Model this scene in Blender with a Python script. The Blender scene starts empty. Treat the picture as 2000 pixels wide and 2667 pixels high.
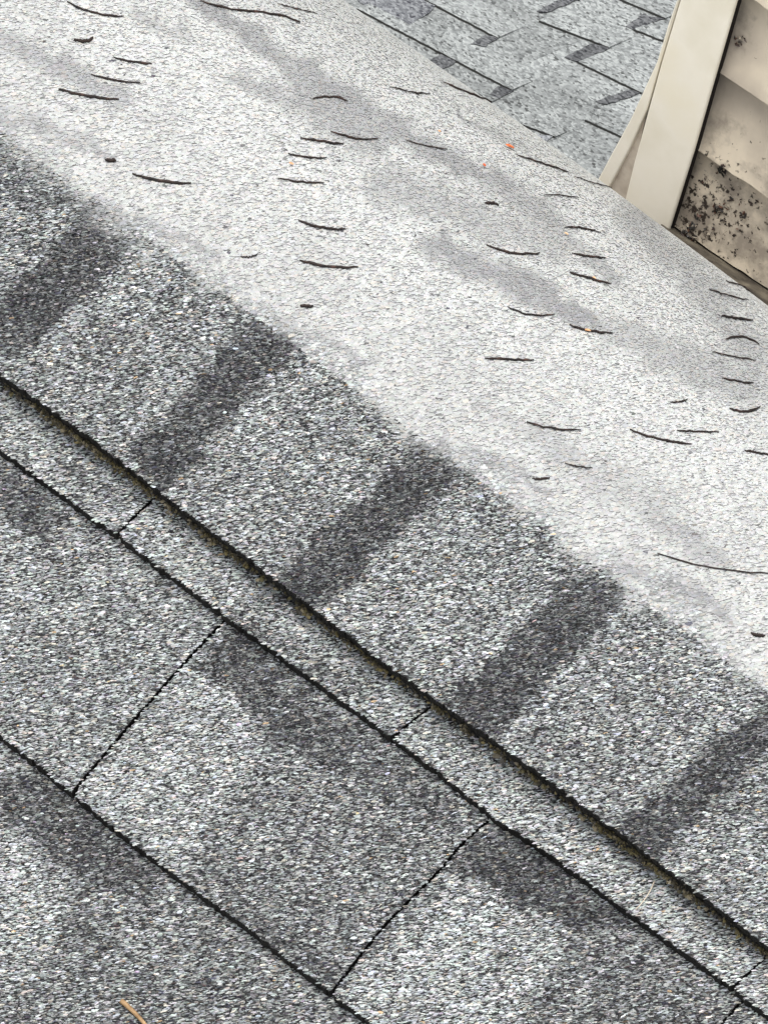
import bpy, bmesh, math
import numpy as np
from mathutils import Vector, Matrix
rng = np.random.default_rng(7)
sc = bpy.context.scene
C = sc.collection

# ------------------------------------------------------------------ frame of the place
# The course lines of the roof run along world X, "away and up the slope" is +Y, up is +Z.
F = 14000.0            # focal length in photo pixels (2000 x 2667)
DIST = 3.3
def nrm(a):
    a = np.array(a, float); return a / np.linalg.norm(a)
UZ = 0.36
u2 = nrm([1, -0.742]); ucam = nrm([u2[0] * math.sqrt(1 - UZ * UZ), u2[1] * math.sqrt(1 - UZ * UZ), UZ])
gi = nrm([0.25, 0.965])
gz = -(gi[0] * ucam[0] + gi[1] * ucam[1]) / ucam[2]
gcam = nrm([gi[0], gi[1], gz])
ycam = np.cross(gcam, ucam)
R = np.array([ucam, ycam, gcam])                 # rows: world axes in camera space; world = R @ cam
vi = nrm([0.70, 0.714])
vz = -(vi[0] * ucam[0] + vi[1] * ucam[1]) / ucam[2]
vcam = nrm([vi[0], vi[1], vz])
vw = R @ vcam
PITCH = math.atan2(vw[2], vw[1])                 # slope of the near roof
O = np.array([0.0, 0.0, 4.0])                    # where the middle of the picture meets the roof
CAMPOS = O - (R @ np.array([0, 0, -1.0])) * DIST

cam = bpy.data.cameras.new('camera'); camo = bpy.data.objects.new('camera', cam); C.objects.link(camo)
m4 = Matrix.Identity(4)
for i in range(3):
    for j in range(3): m4[i][j] = R[i][j]
    m4[i][3] = CAMPOS[i]
camo.matrix_world = m4
cam.sensor_fit = 'HORIZONTAL'; cam.sensor_width = 36; cam.lens = 36 * F / 2000
cam.clip_start = 0.05; cam.clip_end = 500
sc.camera = camo

# ------------------------------------------------------------------ daylight
SUN_EL, SUN_AZ = math.radians(79), math.radians(205)   # high, behind the viewer's left shoulder, veiled by cloud
w = bpy.data.worlds.new('World'); sc.world = w; w.use_nodes = True
nt = w.node_tree; nt.nodes.clear()
out = nt.nodes.new('ShaderNodeOutputWorld'); bg = nt.nodes.new('ShaderNodeBackground')
sky = nt.nodes.new('ShaderNodeTexSky'); sky.sky_type = 'NISHITA'; sky.sun_disc = False
sky.sun_elevation = SUN_EL; sky.sun_rotation = SUN_AZ
sky.air_density = 1.0; sky.dust_density = 4.0; sky.ozone_density = 1.0
hsv = nt.nodes.new('ShaderNodeHueSaturation'); hsv.inputs['Saturation'].default_value = 0.22
nt.links.new(sky.outputs[0], hsv.inputs['Color']); nt.links.new(hsv.outputs[0], bg.inputs[0])
bg.inputs[1].default_value = 0.15
nt.links.new(bg.outputs[0], out.inputs[0])
sl = bpy.data.lights.new('sun', 'SUN'); sl.energy = 1.5; sl.angle = math.radians(38); sl.color = (1.0, 0.975, 0.93)
so = bpy.data.objects.new('sun', sl); C.objects.link(so)
ld = Vector((math.sin(SUN_AZ) * math.cos(SUN_EL), math.cos(SUN_AZ) * math.cos(SUN_EL), math.sin(SUN_EL)))
so.rotation_euler = ld.to_track_quat('Z', 'Y').to_euler(); so.location = (0, 0, 9)
vs = sc.view_settings; sc.display_settings.display_device = 'sRGB'
vs.view_transform = 'Standard'; vs.look = 'None'; vs.gamma = 1; vs.use_curve_mapping = False
vs.exposure = 0.55

# ------------------------------------------------------------------ surveying helpers
Ru = R.T
def project(P):
    Q = (np.asarray(P) - CAMPOS) @ Ru.T
    return np.stack([1000 + F * Q[..., 0] / -Q[..., 2], 1333.5 - F * Q[..., 1] / -Q[..., 2]], -1)
def ray(px):
    px = np.asarray(px, float)
    d = np.stack([(px[..., 0] - 1000) / F, (1333.5 - px[..., 1]) / F, -np.ones(px.shape[:-1])], -1)
    return d @ R.T
def on_plane(px, p0, n):
    d = ray(px); t = ((p0 - CAMPOS) @ n) / (d @ n)
    return CAMPOS + d * t[..., None]
X = np.array([1.0, 0, 0])
V = np.array([0, math.cos(PITCH), math.sin(PITCH)])
N = np.array([0, -math.sin(PITCH), math.cos(PITCH)])
def uv_of(px, h):                                 # picture point -> (u, v) on the roof plane raised by h
    P = on_plane(px, O + N * h, N) - O
    return np.stack([P @ X, P @ V], -1)
def from_uv(uv, h):
    uv = np.asarray(uv); h = np.asarray(h)
    return O + uv[..., :1] * X + uv[..., 1:2] * V + h[..., None] * N if h.ndim else O + uv[..., :1] * X + uv[..., 1:2] * V + h * N

def in_poly(p, poly):
    x, y = p[:, 0], p[:, 1]; r = np.zeros(len(p), bool); n = len(poly); j = n - 1
    for i in range(n):
        xi, yi = poly[i]; xj, yj = poly[j]
        if yi != yj:
            c = ((yi > y) != (yj > y)) & (x < (xj - xi) * (y - yi) / (yj - yi) + xi)
            r ^= c
        j = i
    return r
def d_poly(p, poly):                              # signed distance, positive inside
    d = np.full(len(p), 1e9); n = len(poly)
    for i in range(n):
        a = np.array(poly[i], float); b = np.array(poly[(i + 1) % n], float); e = b - a
        t = np.clip(((p - a) @ e) / (e @ e + 1e-9), 0, 1)
        d = np.minimum(d, np.linalg.norm(p - a - t[:, None] * e, axis=1))
    return np.where(in_poly(p, poly), d, -d)
def sm(x): x = np.clip(x, 0, 1); return x * x * (3 - 2 * x)
def vnoise(p, scale, seed):                       # smooth value noise in 2D
    r = np.random.default_rng(seed); T = r.random((64, 64))
    q = p / scale; i = np.floor(q).astype(int); f = sm(q - i); i0 = i % 64; i1 = (i + 1) % 64
    a = T[i0[:, 0], i0[:, 1]]; b = T[i1[:, 0], i0[:, 1]]; c = T[i0[:, 0], i1[:, 1]]; d = T[i1[:, 0], i1[:, 1]]
    return (a * (1 - f[:, 0]) + b * f[:, 0]) * (1 - f[:, 1]) + (c * (1 - f[:, 0]) + d * f[:, 0]) * f[:, 1]

# ------------------------------------------------------------------ object helpers
def link(o, parent=None):
    C.objects.link(o)
    if parent is not None:
        o.parent = parent
        o.matrix_parent_inverse = Matrix.Translation(-parent.location)
    return o
def thing(name, label, cat, loc, group=None):
    o = bpy.data.objects.new(name, None); C.objects.link(o); o.location = Vector(loc)
    o.empty_display_size = 0.05
    o['label'] = label; o['category'] = cat
    if group: o['group'] = group
    return o
def tag(o, label, cat, group=None, kind=None):
    if label: o['label'] = label
    if cat: o['category'] = cat
    if group: o['group'] = group
    if kind: o['kind'] = kind
    return o
def mesh_np(name, Vv, faces, mats, mi=None, cols=None, smooth=False):
    me = bpy.data.meshes.new(name)
    Vv = np.asarray(Vv, np.float32)
    lens = np.array([len(f) for f in faces], np.int32) if isinstance(faces, list) else np.full(len(faces), faces.shape[1], np.int32)
    flat = np.concatenate([np.asarray(f) for f in faces]).astype(np.int32) if isinstance(faces, list) else faces.reshape(-1).astype(np.int32)
    me.vertices.add(len(Vv)); me.vertices.foreach_set('co', Vv.reshape(-1))
    me.loops.add(len(flat)); me.loops.foreach_set('vertex_index', flat)
    me.polygons.add(len(lens)); me.polygons.foreach_set('loop_start', np.concatenate([[0], np.cumsum(lens)[:-1]]).astype(np.int32))
    for m in mats: me.materials.append(m)
    if mi is not None: me.polygons.foreach_set('material_index', np.asarray(mi, np.int32))
    me.polygons.foreach_set('use_smooth', np.full(len(lens), smooth))
    if cols is not None:
        at = me.color_attributes.new('granule', 'FLOAT_COLOR', 'POINT')
        c4 = np.ones((len(Vv), 4), np.float32); c4[:, :3] = cols; at.data.foreach_set('color', c4.reshape(-1))
    me.update(calc_edges=True); me.validate()
    return me
def obj_bm(name, bm, m, parent=None, smooth=False):
    bmesh.ops.recalc_face_normals(bm, faces=bm.faces)
    me = bpy.data.meshes.new(name); bm.to_mesh(me); bm.free()
    for x in (m if isinstance(m, list) else [m]): me.materials.append(x)
    for p in me.polygons: p.use_smooth = smooth
    return link(bpy.data.objects.new(name, me), parent)

# ------------------------------------------------------------------ materials
def mat(name, rough=0.8, spec=0.3):
    m = bpy.data.materials.new(name); m.use_nodes = True
    b = m.node_tree.nodes['Principled BSDF']; b.inputs['Roughness'].default_value = rough
    b.inputs['Specular IOR Level'].default_value = spec
    return m, m.node_tree, b
def noise_col(t, b, stops, scale, detail=4, vec=None, dist=0.0, bump=0.0, bump_d=0.001, rough=None):
    n = t.nodes.new('ShaderNodeTexNoise'); n.inputs['Scale'].default_value = scale
    n.inputs['Detail'].default_value = detail; n.inputs['Distortion'].default_value = dist
    tc = t.nodes.new('ShaderNodeNewGeometry'); t.links.new(vec or tc.outputs['Position'], n.inputs['Vector'])
    r = t.nodes.new('ShaderNodeValToRGB'); t.links.new(n.outputs['Fac'], r.inputs['Fac'])
    while len(r.color_ramp.elements) < len(stops): r.color_ramp.elements.new(0.5)
    for e, (p, c) in zip(r.color_ramp.elements, stops): e.position = p; e.color = (*c, 1)
    if b is not None: t.links.new(r.outputs[0], b.inputs['Base Color'])
    if bump:
        bp = t.nodes.new('ShaderNodeBump'); bp.inputs['Strength'].default_value = bump; bp.inputs['Distance'].default_value = bump_d
        t.links.new(n.outputs['Fac'], bp.inputs['Height']); t.links.new(bp.outputs[0], b.inputs['Normal'])
    return r, n
M_gran, t, b = mat('ceramic_granules', 0.55, 0.5)
a = t.nodes.new('ShaderNodeAttribute'); a.attribute_name = 'granule'; t.links.new(a.outputs['Color'], b.inputs['Base Color'])
M_asph, t, b = mat('asphalt_edge', 0.75, 0.3)
noise_col(t, b, [(0.3, (0.004, 0.004, 0.004)), (0.6, (0.014, 0.012, 0.011)), (0.8, (0.04, 0.033, 0.025))], 420, 5, bump=0.8, bump_d=0.0015)
def bed(name, stops):
    m, t, b = mat(name, .8, .25); geo = t.nodes.new('ShaderNodeNewGeometry')
    v = t.nodes.new('ShaderNodeTexVoronoi'); v.inputs['Scale'].default_value = 620; t.links.new(geo.outputs['Position'], v.inputs['Vector'])
    sp = t.nodes.new('ShaderNodeSeparateColor'); t.links.new(v.outputs['Color'], sp.inputs[0])
    r = t.nodes.new('ShaderNodeValToRGB'); t.links.new(sp.outputs[0], r.inputs[0])
    while len(r.color_ramp.elements) < len(stops): r.color_ramp.elements.new(.5)
    for e, (p, c) in zip(r.color_ramp.elements, stops): e.position = p; e.color = (c, c, c * 1.01, 1)
    t.links.new(r.outputs[0], b.inputs['Base Color'])
    bp = t.nodes.new('ShaderNodeBump'); bp.inputs['Strength'].default_value = .6; bp.inputs['Distance'].default_value = .0008; bp.invert = True
    t.links.new(v.outputs['Distance'], bp.inputs['Height']); t.links.new(bp.outputs[0], b.inputs['Normal'])
    return m
M_bed = bed('dark_granule_bed', [(0, .012), (.5, .035), (.78, .10), (1, .30)])
M_pbed = bed('sky_glare_granule_bed', [(0, .24), (.3, .32), (.6, .38), (1, .44)])  # lighter copy of the bed, carries the crest's painted sky glare
M_twig, t, b = mat('dry_needle_bark', 0.7, 0.3)
noise_col(t, b, [(0.3, (0.012, 0.010, 0.010)), (0.6, (0.035, 0.022, 0.018)), (0.8, (0.11, 0.055, 0.04))], 160, 3)
M_tan, t, b = mat('dry_straw', 0.6, 0.3)
noise_col(t, b, [(0.3, (0.22, 0.13, 0.06)), (0.7, (0.44, 0.29, 0.15))], 200, 3)
M_orange, t, b = mat('orange_leaf', 0.6, 0.3)
noise_col(t, b, [(0.35, (0.50, 0.075, 0.02)), (0.7, (0.78, 0.25, 0.09))], 300, 3)
M_peach, t, b = mat('faded_leaf', 0.6, 0.3)
noise_col(t, b, [(0.35, (0.75, 0.36, 0.16)), (0.7, (0.8, 0.55, 0.34))], 300, 3)

# ------------------------------------------------------------------ granule colouring (printed shingle blend, plus light painted onto the crest)
def ov(pts): return [(x * 1.20555, y * 1.20555) for x, y in pts]
TONES = [  # (outline, tone, softness in photo px)
 # upper course, dark tabs of the blend
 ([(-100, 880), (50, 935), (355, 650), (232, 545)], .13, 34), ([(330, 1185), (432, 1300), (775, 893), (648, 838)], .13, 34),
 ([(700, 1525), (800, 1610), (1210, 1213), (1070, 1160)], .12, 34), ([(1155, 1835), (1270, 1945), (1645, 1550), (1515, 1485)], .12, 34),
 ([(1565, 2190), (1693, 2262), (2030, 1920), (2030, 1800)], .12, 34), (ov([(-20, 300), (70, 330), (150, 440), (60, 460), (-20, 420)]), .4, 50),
 # narrow course
 (ov([(560, 1370), (640, 1380), (790, 1480), (760, 1520), (640, 1450)]), .42, 40), (ov([(120, 960), (260, 1060), (250, 1100), (100, 1010)]), .5, 40),
 # wide course
 (ov([(-20, 1000), (60, 1030), (160, 1125), (90, 1165), (-20, 1110)]), .19, 40),
 (ov([(620, 1500), (880, 1620), (1060, 1780), (960, 1900), (830, 2040), (740, 2110), (380, 1890), (520, 1700)]), .52, 50),
 (ov([(500, 1340), (620, 1440), (760, 1570), (680, 1640), (590, 1600), (500, 1490), (410, 1430)]), .19, 40),
 (ov([(760, 1570), (1000, 1760), (960, 1790), (700, 1640)]), .3, 30),
 (ov([(560, 1960), (740, 2120), (700, 2130), (560, 2030)]), .28, 40),
 (ov([(1010, 1800), (1080, 1770), (1300, 1930), (1400, 2010), (1300, 2040), (1130, 1960), (990, 1870)]), .14, 36),
 (ov([(1240, 2000), (1400, 2000), (1720, 2280), (1200, 2280), (1180, 2120)]), .45, 50),
 (ov([(1130, 2140), (1240, 2090), (1230, 2240), (1120, 2230)]), .4, 40),
 # lowest course
 (ov([(-20, 1660), (90, 1680), (330, 1880), (345, 1960), (230, 1950), (60, 1800), (-20, 1750)]), .19, 44),
 (ov([(150, 1900), (330, 1940), (760, 2240), (0, 2260), (40, 2130)]), .50, 44),
 (ov([(-30, 1770), (50, 1820), (160, 1940), (100, 2080), (-30, 2180)]), .80, 50),
]
# darker wash marks on the pale crest: path, half width at both ends, tone
STREAKS = [
 ([(505, 0), (640, 75), (694, 132), (800, 205)], 22, 34, .42), ([(800, 205), (902, 262), (1020, 340)], 48, 40, .40), ([(800, 180), (860, 300), (950, 350)], 40, 60, .46),
 ([(620, 200), (760, 262), (860, 300)], 26, 50, .50), ([(1020, 335), (1145, 405), (1290, 470), (1400, 548)], 34, 36, .42), ([(1400, 548), (1527, 660), (1600, 740)], 36, 22, .55),
 ([(1120, 640), (1250, 690), (1400, 765)], 40, 46, .38), ([(1400, 765), (1520, 835), (1610, 870)], 40, 16, .30), ([(1600, 870), (1760, 930), (1950, 1010)], 50, 60, .60),
 ([(-40, 85), (130, 155), (320, 262)], 36, 26, .45), ([(-40, 295), (100, 325), (200, 360), (290, 420)], 26, 12, .38), ([(1640, 560), (1790, 720), (1960, 930)], 40, 60, .62),
 ([(1000, 480), (1250, 560), (1450, 640)], 60, 50, .62), ([(250, 545), (380, 590), (480, 625), (560, 668)], 30, 10, .26), ([(640, 842), (760, 860), (870, 900), (960, 955)], 34, 10, .26),
 ([(1070, 1160), (1230, 1195), (1330, 1225), (1425, 1275)], 34, 12, .24), ([(1515, 1480), (1650, 1490), (1780, 1540), (1900, 1610)], 40, 20, .30),
 ([(1440, 1180), (1600, 1270), (1760, 1380), (1880, 1475)], 40, 26, .48), ([(1560, 1250), (1680, 1310)], 60, 60, .62), ([(1250, 1060), (1420, 1150)], 26, 30, .6), ([(0, 470), (150, 520)], 20, 20, .5),
 ([(340, 20), (480, 90)], 20, 30, .66), ([(1210, 310), (1420, 420)], 14, 10, .7), ([(1150, 250), (1230, 312)], 3, 3, .1),
]
EDGE = np.array([(-300, 150), (0, 368), (199, 494), (290, 600), (386, 633), (573, 748), (650, 838), (735, 845), (965, 1013), (1065, 1128), (1211, 1182),
                 (1362, 1303), (1470, 1395), (1540, 1500), (1711, 1557), (1934, 1750), (2000, 1792), (2300, 2010)], float)
def paleness(p):  # crest mask: grazing sky reflection painted as paler granule colour
    y = np.interp(p[:, 0], EDGE[:, 0], EDGE[:, 1])
    d = (y - p[:, 1]) + (vnoise(p, 75, 3) - .5) * 110 + (vnoise(p, 16, 4) - .5) * 30
    return sm((d + 85) / 170)
def tone_at(p, row):
    t = {'D': .64, 'C': .74, 'B': .68, 'A': .62, 'far': .6}.get(row, .6) * np.ones(len(p))
    if row == 'B':
        for poly, tv in ((ov([(170, 1690), (480, 1400), (560, 1600), (380, 1880)]), .80), (ov([(720, 2130), (1010, 1880), (1280, 2060), (1130, 2270), (760, 2270)]), .80)):
            t += (tv - t) * sm(d_poly(p, poly) / 60 + .5)
    pl = paleness(p) if row == 'D' else np.zeros(len(p))
    up = sm((np.interp(p[:, 0], EDGE[:, 0], EDGE[:, 1]) - p[:, 1]) / 620)
    t = t * (1 - pl) + (.74 + .38 * up) * pl  # crest painted brighter toward its far edge, in place of light falling there
    q = p + np.stack([(vnoise(p, 22, 11) - .5), (vnoise(p, 22, 12) - .5)], -1) * 30
    q += np.stack([(vnoise(p, 80, 13) - .5), (vnoise(p, 80, 14) - .5)], -1) * 26
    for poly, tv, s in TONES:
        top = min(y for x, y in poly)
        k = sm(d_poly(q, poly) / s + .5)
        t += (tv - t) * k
    if row == 'D':
        qs = p + np.stack([(vnoise(p, 34, 31) - .5), (vnoise(p, 34, 32) - .5)], -1) * 34
        for path, w0, w1, tv in STREAKS:
            d = np.full(len(p), 1e9); ww = np.ones(len(p)); m = len(path) - 1
            for i in range(m):
                a_, b_ = np.array(path[i], float), np.array(path[i + 1], float); e = b_ - a_
                tt = np.clip(((qs - a_) @ e) / (e @ e), 0, 1); di = np.linalg.norm(qs - a_ - tt[:, None] * e, axis=1)
                wi = w0 + (w1 - w0) * (i + tt) / m; k = di < d; d = np.where(k, di, d); ww = np.where(k, wi, ww)
            k = sm((ww - d) / (ww * .9 + 4) * .8 + .4) * sm((ww * 2 - d) / (ww + 1))
            t += (tv + .02 - t) * k * np.maximum(pl, .25)
    t += (vnoise(p, 110, 21) - .5) * .16 + (vnoise(p, 35, 22) - .5) * .10
    return np.clip(t, 0.02, 1.12), pl
TINTS = np.array([(1, 1, 1), (1, 1, .97), (.93, 1.0, 1.0), (.95, .97, 1.07), (1.04, .96, 1.04), (1.08, 1.0, .88), (.95, 1.04, .97), (1.1, .95, .9)])
def granule_colours(tone, pl):
    n = len(tone)
    lite = (.16 + .48 * tone) * (1 - sm(pl * 4)) + np.minimum(.16 + .48 * tone, .38) * sm(pl * 4); sel = rng.random(n)
    near = np.where(sel < .30 + .72 * tone, lite * np.exp(rng.normal(0, .28, n)), np.where(rng.random(n) < .6, .12, .045) * np.exp(rng.normal(0, .4, n)) * (.6 + .6 * tone))
    far_ = (.160 + .305 * tone) * np.exp(rng.normal(0, .11, n)) ; far_ = np.where(rng.random(n) < .022, rng.uniform(.06, .2, n), far_)
    v = near * (1 - pl) + far_ * pl; dark = v < .09
    hi = rng.random(n) < (.05 * tone * (pl < .08)); v = np.where(hi, .70, v)
    v = np.clip(v, .015, .76)
    c = TINTS[rng.choice(len(TINTS), n, p=[.2, .18, .17, .15, .1, .06, .1, .04])]
    c = 1 + (c - 1) * (np.where(dark, 2.4, 1.1) * (1 - .4 * pl))[:, None]
    c = c * np.where(dark[:, None], np.array([[1.0, .93, 1.08]]), 1.0)
    odd = rng.random(n) < .004 * (1 - pl) ** 2
    c[odd] = (1.3, .9, .55)
    return np.clip(v[:, None] * c * (np.array([.972, 1.0, .985]) + np.array([.0, -.015, .05]) * (np.clip(.75 - tone, 0, 1) * (.12 + pl))[:, None] * 1.1 + np.array([.02, .0, -.022]) * pl[:, None]), 0, .8)

E1P = nrm([1.0, 0.12])       # granules lie with their long side this way in the sheet
def chips(P, Nn, size, aspect, height, cols, spin=.17):
    """flat-sided mineral granules, 6 triangles each"""
    n = len(P)
    right = R @ np.array([E1P[0], E1P[1], 0.0])
    view = nrm(P.mean(0) - CAMPOS)
    # long axis: the direction in the sheet whose heading matches 'right' when seen from above
    k = (Nn @ right) / np.where(np.abs(Nn @ view) < .25, np.sign(Nn @ view) * .25, Nn @ view)
    e1 = right[None, :] - k[:, None] * view[None, :]
    e1 -= (e1 * Nn).sum(1)[:, None] * Nn
    e1 /= np.linalg.norm(e1, axis=1)[:, None]
    e2 = np.cross(Nn, e1)
    a = rng.normal(0, spin, n); ca, sa = np.cos(a)[:, None], np.sin(a)[:, None]
    e1, e2 = e1 * ca + e2 * sa, e2 * ca - e1 * sa
    L = size * np.clip(rng.lognormal(0, .33, n), .4, 1.75); W = L / aspect * rng.lognormal(0, .25, n)
    height = np.broadcast_to(height, (n,)); H = height * rng.uniform(.4, 1.3, n)
    th = np.linspace(0, 2 * np.pi, 6, endpoint=False)[None, :] + rng.uniform(-.3, .3, (n, 6))
    rr = rng.uniform(.72, 1.1, (n, 6))
    ring = P[:, None] + e1[:, None] * (np.cos(th) * rr * L[:, None] / 2)[..., None] + e2[:, None] * (np.sin(th) * rr * W[:, None] / 2)[..., None] \
        - Nn[:, None] * (rng.uniform(-.25, .35, (n, 6)) * height[:, None])[..., None]
    top = P + Nn * H[:, None] + e1 * (rng.uniform(-.2, .2, n) * L)[:, None] + e2 * (rng.uniform(-.2, .2, n) * W)[:, None]
    Vv = np.concatenate([ring, top[:, None]], 1).reshape(-1, 3)
    base = (np.arange(n) * 7)[:, None]
    f = np.stack([np.stack([base[:, 0] + i, base[:, 0] + (i + 1) % 6, base[:, 0] + 6], 1) for i in range(6)], 1).reshape(-1, 3)
    return Vv, f, np.repeat(cols, 7, axis=0)

def jitter_points(poly, step, aspect=2.2):
    poly = np.array(poly); lo, hi = poly.min(0), poly.max(0)
    g = np.stack(np.meshgrid(np.arange(lo[0], hi[0], step), np.arange(lo[1], hi[1], step)), -1).reshape(-1, 2)
    g = g + rng.uniform(-.6, .6, g.shape) * step
    return g[in_poly(g, poly)]

def fray(pts, amp, step):
    """subdivide a polyline and make it uneven"""
    out = []
    for a, b in zip(pts[:-1], pts[1:]):
        a, b = np.array(a, float), np.array(b, float); L = np.linalg.norm(b - a); k = max(1, int(L / step))
        for i in range(k): out.append(a + (b - a) * i / k + rng.normal(0, amp, 2) * (0 if (i == 0 and not out) else 1))
    out.append(np.array(pts[-1], float)); return [tuple(p) for p in out]

def shingle_piece(poly_px, row, h, thick, parent, vis_px=None, step=.00132, size=.0027):
    poly = uv_of(np.array(poly_px, float), h)
    n = len(poly)
    top = from_uv(poly, h - .0004); bot = from_uv(poly, h - thick)
    Vs = np.concatenate([top, bot])
    faces = [list(range(n)), list(range(2 * n - 1, n - 1, -1))] + [[i, i + n, (i + 1) % n + n, (i + 1) % n] for i in range(n)]
    mi = [1, 1] + [2] * n
    vis = uv_of(np.array(vis_px, float), h) if vis_px is not None else poly
    g = jitter_points(vis, step)
    if vis_px is not None: g = g[in_poly(g, poly)]
    # a course of slightly lifted granules: gentle waves in the sheet
    P = from_uv(g, h + rng.uniform(-.0002, .0003, len(g)))
    px = project(P)
    k = (px[:, 0] > -260) & (px[:, 0] < 2260) & (px[:, 1] < 2800); P = P[k]; px = px[k]
    tn, pl = tone_at(px, row)
    cV, cF, cC = chips(P, np.repeat(N[None], len(P), 0), size * 1.08, 3.8, .00085, granule_colours(tn, pl))
    Vv = np.concatenate([Vs, cV]); fa = faces + list(cF + len(Vs)); m_i = mi + [0] * len(cF)
    cc = np.concatenate([np.full((len(Vs), 3), .05), cC])
    me = mesh_np('shingle', Vv, fa, [M_gran, M_bed, M_asph], m_i, cc)
    return link(bpy.data.objects.new('shingle', me), parent)

# ------------------------------------------------------------------ the near roof
roof = thing('shingle_roof', 'grey weathered asphalt shingle roof in the foreground rising to a pale rounded crest', 'roof', O - N * .03)
LINE1 = [(-300, 752), (0, 972), (199, 1112), (398, 1265), (663, 1466), (1000, 1724), (1289, 1930), (1603, 2160), (2000, 2465), (2300, 2695)]
LINE2 = [(-300, 945), (0, 1170), (181, 1302), (313, 1398), (446, 1497), (579, 1598), (723, 1702), (1000, 1904), (1139, 2009), (1289, 2130), (1440, 2230), (1639, 2377), (1904, 2570), (2000, 2645), (2300, 2870)]
LINE3 = [(-300, 1690), (0, 1915), (120, 2010), (217, 2090), (338, 2190), (500, 2311), (663, 2430), (862, 2587), (965, 2666), (1300, 2925), (2300, 3700)]
H_D, H_C, H_B, H_A = 0.0, -.0215, -.0318, -.043
def between(line, x0, x1):
    l = np.array(line, float); xs = [x0] + [x for x in l[:, 0] if x0 < x < x1] + [x1]
    return [(x, float(np.interp(x, l[:, 0], l[:, 1]))) for x in xs]
def shift(pts, dx, dy): return [(x + dx, y + dy) for x, y in pts]
# lowest course
low = [(-300, 1500), (-300, 3100), (1500, 3100), (1500, 2900)]
shingle_piece([(-300, 1560), (-300, 3050), (1500, 3050), (1500, 2900)], 'A', H_A, .006, roof, vis_px=between(LINE3, -300, 1300)[::-1] + [(-300, 2800), (1300, 2930)] and
              shift(between(LINE3, -300, 1300), 8, -20) + [(1300, 3000), (-300, 3000)])
# wide course with two slanted joints
def course(line, upper, joints, row, h, thick, over, parent, g=5.8):
    """joints: polylines from the lower edge up; pieces between them; 'over' = how far it runs on beneath the next course"""
    bounds = [None] + joints + [None]
    for a, b in zip(bounds[:-1], bounds[1:]):
        x0 = -300 if a is None else a[0][0] + g; x1 = line[-1][0] if b is None else b[0][0] - g
        lo = fray(between(line, x0, x1), 1.8, 7)
        pts = list(lo)
        if b is None: pts += [(line[-1][0] + over, line[-1][1] - over * 1.0), (line[-1][0] + over, upper[-1][1] - 30), (a[-1][0] + 300, a[-1][1] - 60 + 200)]
        else:
            e = np.array(b[-1], float); d = nrm(e - np.array(b[-2], float))
            q = fray(shift(b, -g, 0)[0:], .45, 12); pts += q[1:] + [tuple(e + d * over * 1.2 + [-g, 0])]
        if a is None: pts += [(b[-1][0] - 20, b[-1][1] - 50), (-300, upper[0][1] - 40)]
        else:
            e = np.array(a[-1], float); d = nrm(e - np.array(a[-2], float))
            q = fray(shift(a, g, 0)[0:], .45, 12); pts += [tuple(e + d * over * 1.2 + [g, 0])] + q[1:][::-1]
        vis = shift(between(upper, upper[0][0], upper[-1][0]), *((-6, 24) if row == 'C' else (14, -26))) + [(2400, 3300), (-400, 3300)]
        shingle_piece(pts, row, h, thick, parent, vis_px=vis)
course(LINE3, LINE2, [[(192, 2060), (331, 1896), (464, 1744), (579, 1622)], [(862, 2587), (1000, 2413), (1150, 2262), (1206, 2196), (1300, 2112)],
                      [(1780, 2800), (1862, 2690), (1945, 2592)]], 'B', H_B, .0098, 60, roof)
course(LINE2, LINE1, [[(306, 1393), (357, 1338), (400, 1300)], [(1022, 1920), (1065, 1885), (1114, 1848)], [(1908, 2573), (1958, 2528), (2004, 2486)]], 'C', H_C, .009, 60, roof)

# upper course: flat sheet, then it bends over the crest
VB = float(np.mean([uv_of(np.array([[x, y]], float), 0)[0, 1] for x, y in ((200, 480), (1000, 1075), (1800, 1650))]))
def profile(Rr):
    """arc length table of the crest in the (y, z) plane, from the end of the flat sheet"""
    ds = .002; s = np.arange(0, 1.6, ds); phi = np.empty_like(s)
    phi1 = PITCH - math.radians(27); sb = .075
    for i, x in enumerate(s):
        phi[i] = PITCH - (PITCH - phi1) * (x / sb) ** 1 if x < sb else phi1 - (x - sb) / Rr
    y = np.concatenate([[0], np.cumsum(np.cos(phi) * ds)[:-1]]); z = np.concatenate([[0], np.cumsum(np.sin(phi) * ds)[:-1]])
    k = phi > math.radians(-58)
    return s[k], phi[k], y[k], z[k]
CREST_DIP = [0.0, 0.0, 1.0]
def crest_at(u, s, T):
    B = O + V * VB
    y = np.interp(s, T[0], T[2]); z = np.interp(s, T[0], T[3]); ph = np.interp(s, T[0], T[1])
    z = z - CREST_DIP[0] * np.clip((u - CREST_DIP[1]) / (CREST_DIP[2] - CREST_DIP[1]), 0, 1.6) ** 1.3 * sm(s / .3)
    P = np.stack([u, B[1] + y, B[2] + z], -1); n = np.stack([np.zeros_like(y), -np.sin(ph), np.cos(ph)], -1)
    return P, n
SIL = ((886, 0), (2000, 784))
def sil_err(Rr):
    T = profile(Rr); best = -1e9
    for u in np.linspace(-.3, .4, 15):
        P, n = crest_at(np.full(len(T[0]), u), T[0], T); q = project(P)
        k = (q[:, 0] > 1300) & (q[:, 0] < 1550)
        if k.any():
            yl = SIL[0][1] + (q[k, 0] - SIL[0][0]) * (SIL[1][1] - SIL[0][1]) / (SIL[1][0] - SIL[0][0])
            best = max(best, float(np.max(yl - 10 - q[k, 1])))
    return best
lo_r, hi_r = .1, 3.0
for _ in range(22):
    mid = (lo_r + hi_r) / 2
    if sil_err(mid) > 0: hi_r = mid
    else: lo_r = mid
TAB = profile(lo_r)
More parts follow.
